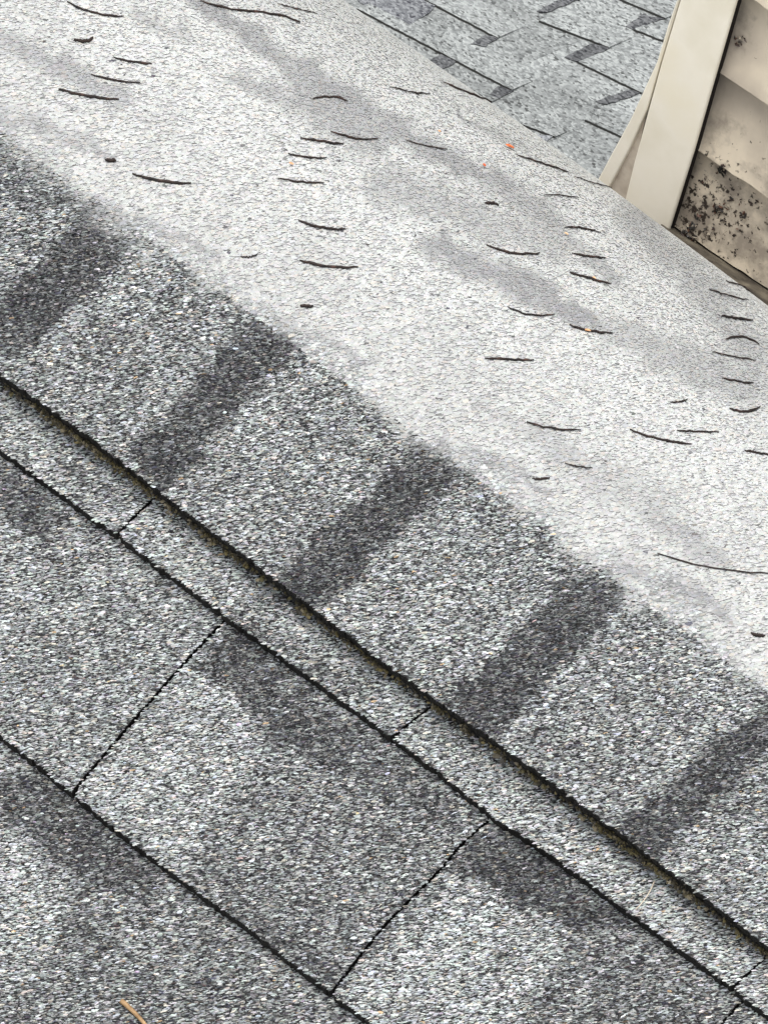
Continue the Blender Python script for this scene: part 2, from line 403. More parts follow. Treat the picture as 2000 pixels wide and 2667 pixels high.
print('PITCH', math.degrees(PITCH), 'crest radius', lo_r, 'VB', VB, 'arc', TAB[0][-1])
_u = np.linspace(-.4, .6, 60); _P, _n = crest_at(np.repeat(_u, len(TAB[0])), np.tile(TAB[0], 60), TAB)
_f = (((CAMPOS - _P) * _n).sum(1) < 0).reshape(60, -1).argmax(1); _q = project(_P.reshape(60, -1, 3)[np.arange(60), _f])
print('sil y at 1000,1400,2000', [float(np.interp(x, _q[:, 0], _q[:, 1])) for x in (900, 1000, 1400, 2000)])
CREST_DIP[:] = [.0075, float(np.interp(1450, _q[:, 0], _u)), float(np.interp(2000, _q[:, 0], _u))]
# grid of the visible crest used to look up where a picture point lies on it
gu, gs = np.meshgrid(np.linspace(-.55, .6, 160), np.linspace(0, TAB[0][-1], 300))
gP, gN = crest_at(gu.ravel(), gs.ravel(), TAB); gq = project(gP); gfront = ((CAMPOS - gP) * gN).sum(1) > 0
def on_crest(px, lift=0.0):
    """roof point seen at a picture point: on the flat sheet or on the crest"""
    res = []
    for p in np.atleast_2d(np.array(px, float)):
        uv = uv_of(p[None], 0)[0]
        if uv[1] < VB: P, n = from_uv(uv[None], 0.0)[0], N
        else:
            d = np.linalg.norm(gq - p, axis=1); d[~gfront] = 1e9; i = int(np.argmin(d)); u, s = gu.ravel()[i], gs.ravel()[i]
            for _ in range(6):
                e = 1e-4; a = np.array([[u, s], [u + e, s], [u, s + e]]); Q = project(crest_at(a[:, 0], a[:, 1], TAB)[0])
                J = np.stack([(Q[1] - Q[0]) / e, (Q[2] - Q[0]) / e], 1)
                try: st = np.linalg.solve(J, p - Q[0])
                except Exception: break
                st = np.clip(st, -.02, .02); s2 = s + st[1]
                u, s = u + st[0], min(max(s2, 0), TAB[0][-1])
            if np.linalg.norm(project(crest_at(np.array([u]), np.array([s]), TAB)[0])[0] - p) > d[i] + .5: u, s = gu.ravel()[i], gs.ravel()[i]
            PP, nn = crest_at(np.array([u]), np.array([s]), TAB); P, n = PP[0], nn[0]
        res.append((P + n * lift, n))
    return res

# flat part of the upper course
flat_lo = fray(LINE1, 2.1, 7)
fl = uv_of(np.array(flat_lo), 0); n0 = len(fl)
poly = [tuple(p) for p in fl] + [(fl[-1][0] + .02, VB), (fl[0][0] - .05, VB)]
def sheet(poly_uv, h, thick):
    n = len(poly_uv); p = np.array(poly_uv)
    return np.concatenate([from_uv(p, h - .0004), from_uv(p, h - thick)]), [list(range(n)), list(range(2 * n - 1, n - 1, -1))] + [[i, i + n, (i + 1) % n + n, (i + 1) % n] for i in range(n)]
Vs, fs = sheet(poly, 0, .0062)
# second ply of the laminate, set back a little from the upper ply
p2 = np.array(uv_of(np.array(shift(fray(LINE1, 2.2, 11), 1, -3)), 0)); poly2 = [tuple(p) for p in p2] + [(p2[-1][0] + .02, VB - .01), (p2[0][0] - .05, VB - .01)]
Vs2, fs2 = sheet(poly2, -.0068, .0068)
g = jitter_points(poly, .00132)
P = from_uv(g, rng.uniform(-.0002, .0003, len(g))); px = project(P)
k = (px[:, 0] > -260) & (px[:, 0] < 2260) & (px[:, 1] < 2800); P = P[k]; px = px[k]
tn, pl = tone_at(px, 'D')
ex = rng.random(len(P)) < 1.6 * np.clip(pl - .1, 0, 1); sh = rng.uniform(-.0008, .0008, (int(ex.sum()), 2))
P = np.concatenate([P, P[ex] + sh[:, :1] * X + sh[:, 1:] * V + N * .0002]); tn = np.concatenate([tn, tn[ex]]); pl = np.concatenate([pl, pl[ex]])
cV, cF, cC = chips(P, np.repeat(N[None], len(P), 0), .0029, 3.7 - 1.2 * pl, (.00085 * (1 - pl) + .0002 * pl), granule_colours(tn, pl))
nS = len(Vs) + len(Vs2)
me = mesh_np('shingle', np.concatenate([Vs, Vs2, cV]), fs + [[i + len(Vs) for i in f] for f in fs2] + list(cF + nS), [M_gran, M_bed, M_asph],
             [1, 1] + [2] * (len(fs) - 2) + [2] * len(fs2) + [0] * len(cF), np.concatenate([np.full((nS, 3), .05), cC]))
link(bpy.data.objects.new('shingle', me), roof)

# the pale rounded crest
us = np.linspace(-.62, .62, 90); ss = np.arange(0, TAB[0][-1], .012)
U, S = np.meshgrid(us, ss); Pt, Nt = crest_at(U.ravel(), S.ravel(), TAB)
nu, ns = len(us), len(ss)
top = Pt - Nt * .0004; bot = Pt - Nt * .006
idx = np.arange(nu * ns).reshape(ns, nu)
q = np.stack([idx[:-1, :-1], idx[:-1, 1:], idx[1:, 1:], idx[1:, :-1]], -1).reshape(-1, 4)
fq = [list(x) for x in q] + [list(x[::-1] + nu * ns) for x in q]
rim = list(idx[0]) + list(idx[1:, -1]) + list(idx[-1, ::-1][1:]) + list(idx[::-1, 0][1:-1])
fr = [[rim[i], rim[i] + nu * ns, rim[(i + 1) % len(rim)] + nu * ns, rim[(i + 1) % len(rim)]] for i in range(len(rim))]
nn_ = 440000
gu2 = rng.uniform(-.6, .6, nn_); gs2 = rng.uniform(0, TAB[0][-1], nn_)
Pc, Nc = crest_at(gu2, gs2, TAB); pc = project(Pc)
k = (((CAMPOS - Pc) * Nc).sum(1) > -.25) & (pc[:, 0] > -260) & (pc[:, 0] < 2260) & (pc[:, 1] > -200) & (pc[:, 1] < 2200)
Pc, Nc, pc = Pc[k], Nc[k], pc[k]
print('crest chips', len(Pc), 'flat', len(P))
tn, pl = tone_at(pc, 'D')
cV, cF, cC = chips(Pc, Nc, .0031, 2.3, .00060 * (1 - pl) + .00017 * pl, granule_colours(tn, pl))
nS = 2 * nu * ns
me = mesh_np('ridge_cap', np.concatenate([top, bot, cV]), fq + fr + list(cF + nS), [M_gran, M_pbed, M_asph],
             [1] * len(fq) + [2] * len(fr) + [0] * len(cF), np.concatenate([np.full((nS, 3), .05), cC]))
tag(link(bpy.data.objects.new('ridge_cap', me), roof), 'pale crest sheet, sky glare painted in, with scattered needles', None)

# deck under the shingles, so that the roof is closed below
def box_between(name, P0, P1, m, parent=None):
    """P0, P1: matching outlines (front, back)"""
    bm = bmesh.new(); a = [bm.verts.new(p) for p in P0]; b2 = [bm.verts.new(p) for p in P1]; n = len(a)
    bm.faces.new(a); bm.faces.new(b2[::-1])
    for i in range(n): bm.faces.new([a[i], b2[i], b2[(i + 1) % n], a[(i + 1) % n]])
    return obj_bm(name, bm, m, parent)
dk = np.array([(-.75, -.75), (.75, -.75), (.75, VB), (-.75, VB)])
box_between('roof_deck', from_uv(dk, -.0495), from_uv(dk, -.067), M_asph, roof)

# ------------------------------------------------------------------ the house wall beyond the crest
sil = None
fr_ = ((CAMPOS - Pt) * Nt).sum(1); row_mid = np.argmin(np.abs(us - .1)); col = fr_.reshape(ns, nu)[:, row_mid]
i_s = int(np.argmax(col < 0)); YS = Pt.reshape(ns, nu, 3)[i_s, row_mid]
print('silhouette at', YS, 'arc', ss[i_s])
def wall_frame(a):
    h = np.array([math.cos(a), math.sin(a), 0.0]); return h, np.array([math.sin(a), -math.cos(a), 0.0])
W0 = None
def slope_for(a):
    h, n = wall_frame(a); p0 = CAMPOS + ray(np.array([1900.0, 400.0])) * 1.0
    d = ray(np.array([1900.0, 450.0])); c = CAMPOS + d * ((YS[1] + .10 - CAMPOS[1]) / d[1])
    q = project(np.array([c, c + h * .05])); return (q[1, 1] - q[0, 1]) / (q[1, 0] - q[0, 0])
best = min(np.linspace(-.8, .8, 801), key=lambda a: abs(slope_for(a) - .665))
HX, WN = wall_frame(best)
dcn = ray(np.array([1743.0, 600.0])); WP = CAMPOS + dcn * ((YS[1] + .12 - CAMPOS[1]) / dcn[1])
print('wall turn', math.degrees(best), WP)
def wp(px, off=0.0): return on_plane(np.array(px, float), WP + WN * off, WN)

M_side, t, b = mat('weathered_beige_siding', 0.55, 0.35)
r0, n0_ = noise_col(t, None, [(0.30, (0.40, 0.345, 0.28)), (0.5, (0.63, 0.55, 0.43)), (0.75, (0.76, 0.66, 0.51))], 12, 6)
geo = t.nodes.new('ShaderNodeNewGeometry')
vd = t.nodes.new('ShaderNodeVectorMath'); vd.operation = 'DISTANCE'; t.links.new(geo.outputs['Position'], vd.inputs[0])
cpt = wp((1850, 545)); vd.inputs[1].default_value = tuple(cpt)
mr = t.nodes.new('ShaderNodeMapRange'); t.links.new(vd.outputs['Value'], mr.inputs['Value'])
mr.inputs['From Min'].default_value = .0; mr.inputs['From Max'].default_value = .11; mr.inputs['To Min'].default_value = .20; mr.inputs['To Max'].default_value = .0
def speck(scale, thr, det=4):
    n = t.nodes.new('ShaderNodeTexNoise'); n.inputs['Scale'].default_value = scale; n.inputs['Detail'].default_value = det; n.inputs['Roughness'].default_value = .65
    t.links.new(geo.outputs['Position'], n.inputs['Vector'])
    ad = t.nodes.new('ShaderNodeMath'); ad.operation = 'ADD'; t.links.new(n.outputs['Fac'], ad.inputs[0]); t.links.new(mr.outputs[0], ad.inputs[1])
    m = t.nodes.new('ShaderNodeMapRange'); t.links.new(ad.outputs[0], m.inputs['Value']); m.inputs['From Min'].default_value = thr; m.inputs['From Max'].default_value = thr + (.06 if scale > 100 else .16)
    return m
m1 = speck(210, .69); m2 = speck(30, .56, 8)
mx = t.nodes.new('ShaderNodeMix'); mx.data_type = 'RGBA'; t.links.new(m2.outputs[0], mx.inputs['Factor'])
t.links.new(r0.outputs[0], mx.inputs['A']); mx.inputs['B'].default_value = (.20, .17, .14, 1)
half = t.nodes.new('ShaderNodeMath'); half.operation = 'MULTIPLY'; half.inputs[1].default_value = .75; t.links.new(m2.outputs[0], half.inputs[0]); t.links.new(half.outputs[0], mx.inputs['Factor'])
mx2 = t.nodes.new('ShaderNodeMix'); mx2.data_type = 'RGBA'; t.links.new(m1.outputs[0], mx2.inputs['Factor']); t.links.new(mx.outputs['Result'], mx2.inputs['A']); mx2.inputs['B'].default_value = (.035, .026, .02, 1)
t.links.new(mx2.outputs['Result'], b.inputs['Base Color'])
M_board, t, b = mat('painted_corner_board', 0.5, 0.35)
noise_col(t, b, [(0.30, (0.74, 0.68, 0.53)), (0.5, (0.87, 0.815, 0.69)), (0.74, (0.82, 0.745, 0.56))], 13, 9, bump=.15, bump_d=.001)
M_rot, t, b = mat('bare_dirty_wood', 0.8, 0.2)
noise_col(t, b, [(0.3, (0.48, 0.41, 0.33)), (0.7, (0.66, 0.59, 0.49))], 120, 5)
M_flash, t, b = mat('dirty_flashing', 0.7, 0.3)
noise_col(t, b, [(0.35, (0.05, 0.042, 0.033)), (0.55, (0.11, 0.095, 0.072)), (0.75, (0.20, 0.175, 0.13))], 70, 6, bump=.4, bump_d=.002)
M_sheath, t, b = mat('dark_wall_gap', 0.9, 0.1); b.inputs['Base Color'].default_value = (.02, .017, .015, 1)

house = thing('house_wall', 'beige lap siding wall with mildew specks and an off-white corner board', 'wall', WP)
ROWS = [-470, -223, 24, 271, 513, 751]
def yl(r, x): return ROWS[r] + .664 * (x - 2000)
for r in range(1, 6):
    x1 = 2330
    def xb(rr, d=4): # left end of the plank, beside the board
        y = (yl(rr, 0) + .664 * (1917 - 3)) / (1 + .664 * .2956) + d; return 1917 - 3 - .2956 * y
    x0 = xb(r); x0t = xb(r - 1)
    bl, br = wp((x0, yl(r, x0)), .0145), wp((x1, yl(r, x1)), .0145)
    bl2, br2 = wp((x0, yl(r, x0)), .004), wp((x1, yl(r, x1)), .004)
    tl, tr = wp((x0t, yl(r - 1, x0t) - 8), .002), wp((x1, yl(r - 1, x1) - 8), .002)
    tl2, tr2 = tl - WN * .006, tr - WN * .006
    bm = bmesh.new(); K = 24; A = []; B2 = []; Cc = []; D = []
    for i in range(K + 1):
        f = i / K; wob = WN * float(rng.normal(0, .0004))
        A.append(bm.verts.new(bl + (br - bl) * f + wob)); B2.append(bm.verts.new(tl + (tr - tl) * f)); Cc.append(bm.verts.new(tl2 + (tr2 - tl2) * f)); D.append(bm.verts.new(bl2 + (br2 - bl2) * f - WN * .004))
    for i in range(K):
        bm.faces.new([A[i], A[i + 1], B2[i + 1], B2[i]]); bm.faces.new([B2[i], B2[i + 1], Cc[i + 1], Cc[i]])
        bm.faces.new([Cc[i], Cc[i + 1], D[i + 1], D[i]]); bm.faces.new([D[i], D[i + 1], A[i + 1], A[i]])
    bm.faces.new([A[0], B2[0], Cc[0], D[0]]); bm.faces.new([A[-1], D[-1], Cc[-1], B2[-1]])
    obj_bm('siding_plank', bm, M_side, house)
q = [wp(p, -.012) for p in ((1860, -500), (2340, -300), (2340, 1100), (1690, 740))]
box_between('wall_sheathing', q, [p - WN * .08 for p in q], M_sheath, house)
def px_board(name, pts, off, depth, m, parent=house, bevel=.0015):
    f = [wp(p, off) for p in pts]; o = box_between(name, f, [p - WN * depth for p in f], m, parent)
    if bevel:
        bv = o.modifiers.new('edge', 'BEVEL'); bv.width = bevel; bv.segments = 2; bv.limit_method = 'ANGLE'
    return o
right = [(1984, -230), (1917, 0), (1860, 198), (1803, 398), (1741, 596), (1712, 694)]
left = [(1595, 640), (1627, 517), (1652, 415), (1682, 306), (1722, 160), (1752, 60), (1776, -20), (1838, -230)]
px_board('corner_board', right + left, .023, .004, M_board)
px_board('trim_channel', [(x + 6, y) for x, y in right] + [(x + 20, y) for x, y in left], .0186, .005, M_sheath, bevel=0)
px_board('side_trim', [(1836, -230), (1774, -20), (1750, 60), (1720, 160), (1684, 285), (1642, 380), (1586, 486), (1520, 600), (1490, 590), (1548, 482), (1592, 400), (1641, 310), (1710, 160), (1740, 60), (1768, -20), (1828, -230)], .022, .03, M_board)
px_board('exposed_wood_strip', [(1686, 280), (1655, 420), (1633, 517), (1600, 640), (1500, 640), (1580, 484), (1636, 385), (1680, 290)], .0185, .03, M_rot, bevel=0)
# flashing where the wall meets the roof, a bent strip with a dirty face
fl0 = [wp((x, yl(5, x) - 4), .006) for x in np.linspace(1735, 2330, 20)]
fl1 = [wp((x, yl(5, x) + 52), .055) + np.array([0, 0, rng.normal(0, .0006)]) for x in np.linspace(1700, 2300, 20)]
bm = bmesh.new(); va = [bm.verts.new(p) for p in fl0]; vb = [bm.verts.new(p) for p in fl1]; vc = [bm.verts.new(p - np.array([0, 0, .03])) for p in fl1]; vd_ = [bm.verts.new(p - np.array([0, 0, .06])) for p in fl0]
for i in range(19):
    bm.faces.new([va[i], va[i + 1], vb[i + 1], vb[i]]); bm.faces.new([vb[i], vb[i + 1], vc[i + 1], vc[i]]); bm.faces.new([vc[i], vc[i + 1], vd_[i + 1], vd_[i]])
obj_bm('base_flashing', bm, M_flash, house)

# ------------------------------------------------------------------ the roof seen past the crest
M_far, t, b = mat('far_shingle_granules', 0.7, 0.35)
def far_mat(name, lo, hi, dark):
    m, t, b = mat(name, 0.7, 0.35)
    geo = t.nodes.new('ShaderNodeNewGeometry')
    v = t.nodes.new('ShaderNodeTexVoronoi'); v.inputs['Scale'].default_value = 420; t.links.new(geo.outputs['Position'], v.inputs['Vector'])
    r = t.nodes.new('ShaderNodeValToRGB'); sp = t.nodes.new('ShaderNodeSeparateColor'); t.links.new(v.outputs['Color'], sp.inputs[0]); t.links.new(sp.outputs[0], r.inputs[0])
    els = [(0.0, dark), (0.14, lo), (0.6, tuple((a + c) / 2 for a, c in zip(lo, hi))), (1.0, hi)]
    while len(r.color_ramp.elements) < 4: r.color_ramp.elements.new(.5)
    for e, (p, c) in zip(r.color_ramp.elements, els): e.position = p; e.color = (*c, 1)
    oi = t.nodes.new('ShaderNodeObjectInfo'); mp = t.nodes.new('ShaderNodeMapRange'); t.links.new(oi.outputs['Random'], mp.inputs['Value']); mp.inputs['To Min'].default_value = .86; mp.inputs['To Max'].default_value = 1.12
    n = t.nodes.new('ShaderNodeTexNoise'); n.inputs['Scale'].default_value = 18; n.inputs['Detail'].default_value = 4; t.links.new(geo.outputs['Position'], n.inputs['Vector'])
    mp2 = t.nodes.new('ShaderNodeMapRange'); t.links.new(n.outputs['Fac'], mp2.inputs['Value']); mp2.inputs['From Min'].default_value = .3; mp2.inputs['From Max'].default_value = .7; mp2.inputs['To Min'].default_value = .85; mp2.inputs['To Max'].default_value = 1.1
    mu = t.nodes.new('ShaderNodeMath'); mu.operation = 'MULTIPLY'; t.links.new(mp.outputs[0], mu.inputs[0]); t.links.new(mp2.outputs[0], mu.inputs[1])
    sc_ = t.nodes.new('ShaderNodeVectorMath'); sc_.operation = 'SCALE'; t.links.new(r.outputs[0], sc_.inputs[0]); t.links.new(mu.outputs[0], sc_.inputs['Scale'])
    t.links.new(sc_.outputs[0], b.inputs['Base Color'])
    bp = t.nodes.new('ShaderNodeBump'); bp.inputs['Strength'].default_value = .5; bp.inputs['Distance'].default_value = .0012
    t.links.new(v.outputs['Distance'], bp.inputs['Height']); bp.invert = True; t.links.new(bp.outputs[0], b.inputs['Normal'])
    return m
M_far = far_mat('far_grey_granules', (.17, .18, .178), (.37, .388, .38), (.06, .062, .06))
M_fdark = far_mat('far_dark_granules', (.045, .047, .050), (.17, .175, .18), (.02, .02, .025))
M_fmid = far_mat('far_mid_granules', (.10, .105, .115), (.27, .28, .29), (.04, .04, .05))
M_fedge, t, b = mat('far_butt_edge', .8, .2); b.inputs['Base Color'].default_value = (.045, .045, .042, 1)
FA = math.radians(-12)
FN = np.array([0, -math.sin(FA), math.cos(FA)])
dd = ray(np.array([1300.0, 150.0])); FP = CAMPOS + dd * ((YS[1] + .28 - CAMPOS[1]) / dd[1])
def fp(px, h=0.0): return on_plane(np.array(px, float), FP + FN * h, FN)
far = thing('shingle_roof', 'light grey shingle roof with dark tabs seen beyond the crest, left of the corner board', 'roof', FP)
UU, VV = np.array([1, .46]), np.array([1, -.42])
def far_grid(a0, a1, b0, b1): return [tuple(UU * a + VV * c) for a, c in ((a0, b0), (a1, b0), (a1, b1), (a0, b1))]
# ground courses of the far roof
for k, b0 in enumerate((-250, -60, 130, 320, 510, 700, 890, 1080, 1270)):
    o0 = (k % 2) * 260
    for a0 in range(-400 + o0, 1900, 620):
        f = [fp(p, 0.0) for p in far_grid(a0 + .4, a0 + 619.6, b0 + .4, b0 + 189.6)]
        px = project(np.array(f))
        if px[:, 1].max() < -150 or px[:, 1].min() > 800 or px[:, 0].max() < 700 or px[:, 0].min() > 1950: continue
        box_between('shingle', f, [p - FN * .004 for p in f], M_far, far)
def wedge(p0, p1, L, m=M_far, h=.0020, name='shingle'):
    p0, p1 = np.array(p0, float), np.array(p1, float)
    lo = fray([p0, p1], .45, 12); lo[0] = tuple(p0); lo[-1] = tuple(p1)
    fr = [fp(p, h) for p in lo]; bk = [fp(np.array(p) + VV * L, -.0008) for p in lo]
    f2 = [p - FN * (h + .001) for p in fr]; b2 = [p - FN * .002 for p in bk]; n = len(fr)
    bm = bmesh.new(); A = [bm.verts.new(p) for p in fr]; B = [bm.verts.new(p) for p in bk]; Cc = [bm.verts.new(p) for p in f2]; D = [bm.verts.new(p) for p in b2]
    for i in range(n - 1):
        bm.faces.new([A[i], A[i + 1], B[i + 1], B[i]]); f = bm.faces.new([A[i], Cc[i], Cc[i + 1], A[i + 1]]); f.material_index = 1; bm.faces.new([Cc[i], D[i], D[i + 1], Cc[i + 1]])
    bm.faces.new([A[0], B[0], D[0], Cc[0]]); bm.faces.new([A[-1], Cc[-1], D[-1], B[-1]])
    return obj_bm(name, bm, [m, M_fedge], far)
for p0, p1, L in (((1110, 193), (1281, 262), 60), ((930, 20), (1333, 232), 110), ((1090, -12), (1296, 96), 110), ((1404, 51), (1586, 121), 110),
                  ((1506, 159), (1672, 240), 100), ((1651, 74), (1770, 120), 90), ((1600, -12), (1733, 45), 90), ((1524, 310), (1660, 372), 90), ((1359, 322), (1446, 354), 70)):
    wedge(p0, p1, L)
for i, (q, m) in enumerate(((((1259, 91), (1300, 95), (1264, 119), (1228, 113)), M_fdark), (((1470, 146), (1537, 112), (1590, 122), (1506, 159)), M_fdark),
             (((1552, 262), (1639, 231), (1666, 240), (1582, 270)), M_fdark), (((1119, 155), (1150, 140), (1188, 158), (1150, 182)), M_fdark),
             (((1265, 256), (1296, 221), (1338, 234), (1283, 262)), M_fdark), (((1630, 66), (1675, 34), (1728, 46), (1653, 76)), M_fdark), (((1398, 27), (1465, -8), (1520, -8), (1425, 30)), M_fdark),
             (((900, -30), (1160, -30), (1120, 30), (1050, 72), (985, 40)), M_fmid), (((1380, 350), (1440, 352), (1420, 372), (1385, 365)), M_fmid))):
    q = fray(list(q) + [q[0]], 1.0, 10)[:-1]
    f = [fp(p, .0012) for p in q]; box_between('shingle_tab', f, [p - FN * .003 for p in f], m, far)

# ------------------------------------------------------------------ needles, leaf bits, moss
def tube_bm(bm, pts, radii, ns_=7):
    rings = []
    for i, p in enumerate(pts):
        d = nrm(pts[min(i + 1, len(pts) - 1)] - pts[max(i - 1, 0)]); a = nrm(np.cross(d, [0.1, .2, 1])); b2 = np.cross(d, a)
        rings.append([bm.verts.new(p + (a * math.cos(q) + b2 * math.sin(q)) * radii[i]) for q in np.linspace(0, 2 * math.pi, ns_, endpoint=False)])
    for r1, r2 in zip(rings[:-1], rings[1:]):
        for i in range(ns_): bm.faces.new([r1[i], r1[(i + 1) % ns_], r2[(i + 1) % ns_], r2[i]])
    bm.faces.new(rings[0][::-1]); bm.faces.new(rings[-1])
def smooth_px(pts, k=14):
    p = np.array(pts, float)
    if len(p) == 2: p = np.array([p[0], (p[0] + p[1]) / 2 + rng.normal(0, 1.0, 2), p[1]])
    t = np.concatenate([[0], np.cumsum(np.linalg.norm(np.diff(p, axis=0), axis=1))]); t /= t[-1]
    co = [np.polyfit(t, p[:, i], min(len(p) - 1, 3)) for i in (0, 1)]
    tt = np.linspace(0, 1, k); return np.stack([np.polyval(co[0], tt), np.polyval(co[1], tt)], -1)
def needle(pts, label, r=.0008, m=None, name='pine_needle', cat='needle', group='dry needles scattered on the crest', lump=.25, lift=.0009):
    px = smooth_px(pts) + rng.normal(0, .8, (14, 2)) * np.array([0, 1])
    P = [p for p, n in on_crest(px, lift)]
    rad = [r * (1 + rng.normal(0, lump) * .5) * (.45 + .55 * min(1, 5 * min(i + .3, 13.3 - i) / 13)) for i in range(14)]
    bm = bmesh.new(); tube_bm(bm, P, rad)
    o = obj_bm(name, bm, m or M_twig, smooth=True); c = Vector(P[7])
    for v in o.data.vertices: v.co -= c
    o.location = c
    return tag(o, label, cat, group)
NEEDLES = [
 ([(174, 5), (241, 33), (321, 43)], 'dark curved needle nearest the top left corner of the picture'),
 ([(521, 2), (646, 29), (738, 43), (781, 60)], 'longest dark needle at the top edge, with a kink at its middle'),
 ([(723, 11), (765, 22), (825, 37)], 'thin faint needle just right of the long kinked one at the top edge'),
 ([(294, 150), (338, 161), (395, 167)], 'topmost and rightmost needle of the stepped trio at upper left'),
 ([(236, 194), (289, 208), (364, 215)], 'middle needle of the stepped trio at upper left'),
 ([(152, 232), (217, 249), (309, 259)], 'thick lowest and leftmost needle of the stepped trio at upper left'),
 ([(345, 453), (410, 471), (497, 478)], 'thick reddish needle right of the short dark bit, near the grey boundary at left'),
 ([(814, 258), (845, 253), (881, 255), (905, 265)], 'short arched needle above the cluster of four in the upper middle'),
 ([(1014, 227), (1063, 239), (1118, 247)], 'thin straight needle just below the silhouette edge in the upper middle'),
 ([(1154, 215), (1215, 241), (1281, 266)], 'straight dark needle lying right on the crest edge under the far roof'),
 ([(860, 344), (911, 358), (945, 364), (983, 362)], 'bent needle, topmost and rightmost of the cluster of four in the upper middle'),
 ([(782, 360), (835, 369), (894, 376)], 'straight needle second from the top in the cluster of four in the upper middle'),
 ([(749, 400), (784, 409), (850, 412)], 'knobbly needle third from the top in the cluster of four in the upper middle'),
 ([(723, 466), (780, 474), (843, 479)], 'lowest straight needle of the cluster of four in the upper middle'),
 ([(1054, 366), (1105, 380), (1164, 390)], 'thin reddish needle left of the small orange speck'),
 ([(776, 576), (835, 593), (898, 598)], 'brown needle lying alone left of the picture centre, above the thickest one'),
 ([(780, 680), (848, 694), (932, 698)], 'thickest dark brown needle, alone in the middle of the pale crest'),
 ([(1345, 404), (1422, 430), (1479, 449)], 'dark needle pointing away from the orange leaf bit at the crest edge'),
 ([(1494, 461), (1540, 476), (1590, 489)], 'thin needle on the crest edge just left of the corner board foot'),
 ([(1416, 508), (1460, 511), (1506, 517)], 'thin pale brown needle below the corner board foot'),
 ([(1470, 594), (1518, 596), (1562, 608)], 'dark needle drooping at its right end, above a peach speck'),
 ([(1265, 639), (1338, 661), (1404, 661)], 'long needle curved like a shallow bowl, right of centre'),
 ([(1488, 661), (1530, 668), (1576, 674)], 'straight dark needle to the right of the bowl-shaped one'),
 ([(1482, 711), (1536, 727), (1590, 742)], 'needle with a pale break in its middle, under the straight dark one'),
 ([(1322, 803), (1374, 820), (1443, 821)], 'dark bowed needle below the grey streak right of centre'),
 ([(1482, 848), (1530, 862), (1594, 869)], 'dark needle crossed by a small orange leaf bit'),
 ([(1262, 934), (1320, 937), (1389, 941)], 'straight level needle in the middle of the pale crest, below the bowed ones'),
 ([(1889, 733), (1930, 746), (1967, 757)], 'thin needle at the right on the crest edge beside the flashing'),
 ([(1844, 756), (1895, 771), (1949, 784)], 'thin needle at the right, second below the crest edge'),
 ([(1877, 824), (1915, 830), (1958, 836)], 'short straight needle at the right, with a dark thicker right end'),
 ([(1889, 884), (1940, 881), (1976, 898)], 'arched grey needle near the right edge, its ends bent down'),
 ([(1853, 919), (1905, 929), (1967, 941)], 'thin straight needle near the right edge, directly under the arched one'),
 ([(1880, 986), (1920, 995), (1961, 1000)], 'reddish short needle near the right edge, above the upturned one'),
 ([(1898, 1065), (1925, 1073), (1978, 1062)], 'short thick needle near the right edge with its right end turned up'),
 ([(1745, 1050), (1772, 1048), (1790, 1042)], 'very faint short needle left of the upturned one at the right'),
 ([(1371, 1101), (1434, 1117), (1512, 1121)], 'reddish needle kinked at its middle, below the level one right of centre'),
 ([(1639, 1122), (1711, 1144), (1799, 1159)], 'long sloping needle with a pale right tip at lower right of the crest'),
 ([(1762, 1123), (1810, 1126), (1871, 1126)], 'level needle just above the right end of the long sloping one'),
 ([(1937, 1174), (1970, 1181), (2020, 1188)], 'needle cut off by the right picture edge, a dark knob at its left'),
 ([(1470, 1207), (1505, 1217), (1542, 1221)], 'faint needle with a dark right tip, beside the grey boundary'),
 ([(1386, 1247), (1405, 1249), (1431, 1245)], 'short brown needle at the tip of a grey smudge on the boundary'),
 ([(1711, 1443), (1802, 1470), (1904, 1488), (2030, 1496)], 'longest and lowest needle, a thin brown twig running off the right edge'),
]
for pts, lab in NEEDLES:
    thick = 'thick' in lab; faint = 'thin' in lab or 'faint' in lab
    needle(pts, lab, r=(.00098 if thick else (.0005 if faint else .00074)) * rng.uniform(.85, 1.12))
needle([(193, 103), (212, 108), (234, 105), (241, 97)], 'short dark hooked twig above the stepped trio of needles', r=.0012, name='twig_bit', cat='twig', group=None)
needle([(274, 416), (288, 418), (302, 419)], 'small dark brown bit beside the grey boundary at left', r=.0013, name='twig_bit', cat='twig', group=None)
needle([(1263, 530), (1278, 530), (1297, 535)], 'tiny dark spur of twig between the orange speck and the bowl-shaped needle', r=.0009, name='twig_bit', cat='twig', group=None)
needle([(782, 797), (796, 798), (816, 799)], 'short dark brown bit of twig below the thickest needle', r=.0011, name='twig_bit', cat='twig', group=None)
needle([(625, 668), (645, 671), (671, 663)], 'thin faint brown needle on the grey boundary left of the lone brown needle', r=.0005)
needle([(1955, 1650), (1972, 1656), (1992, 1657)], 'small brown twig bit below the long twig at the right edge', r=.0010, name='twig_bit', cat='twig', group=None)
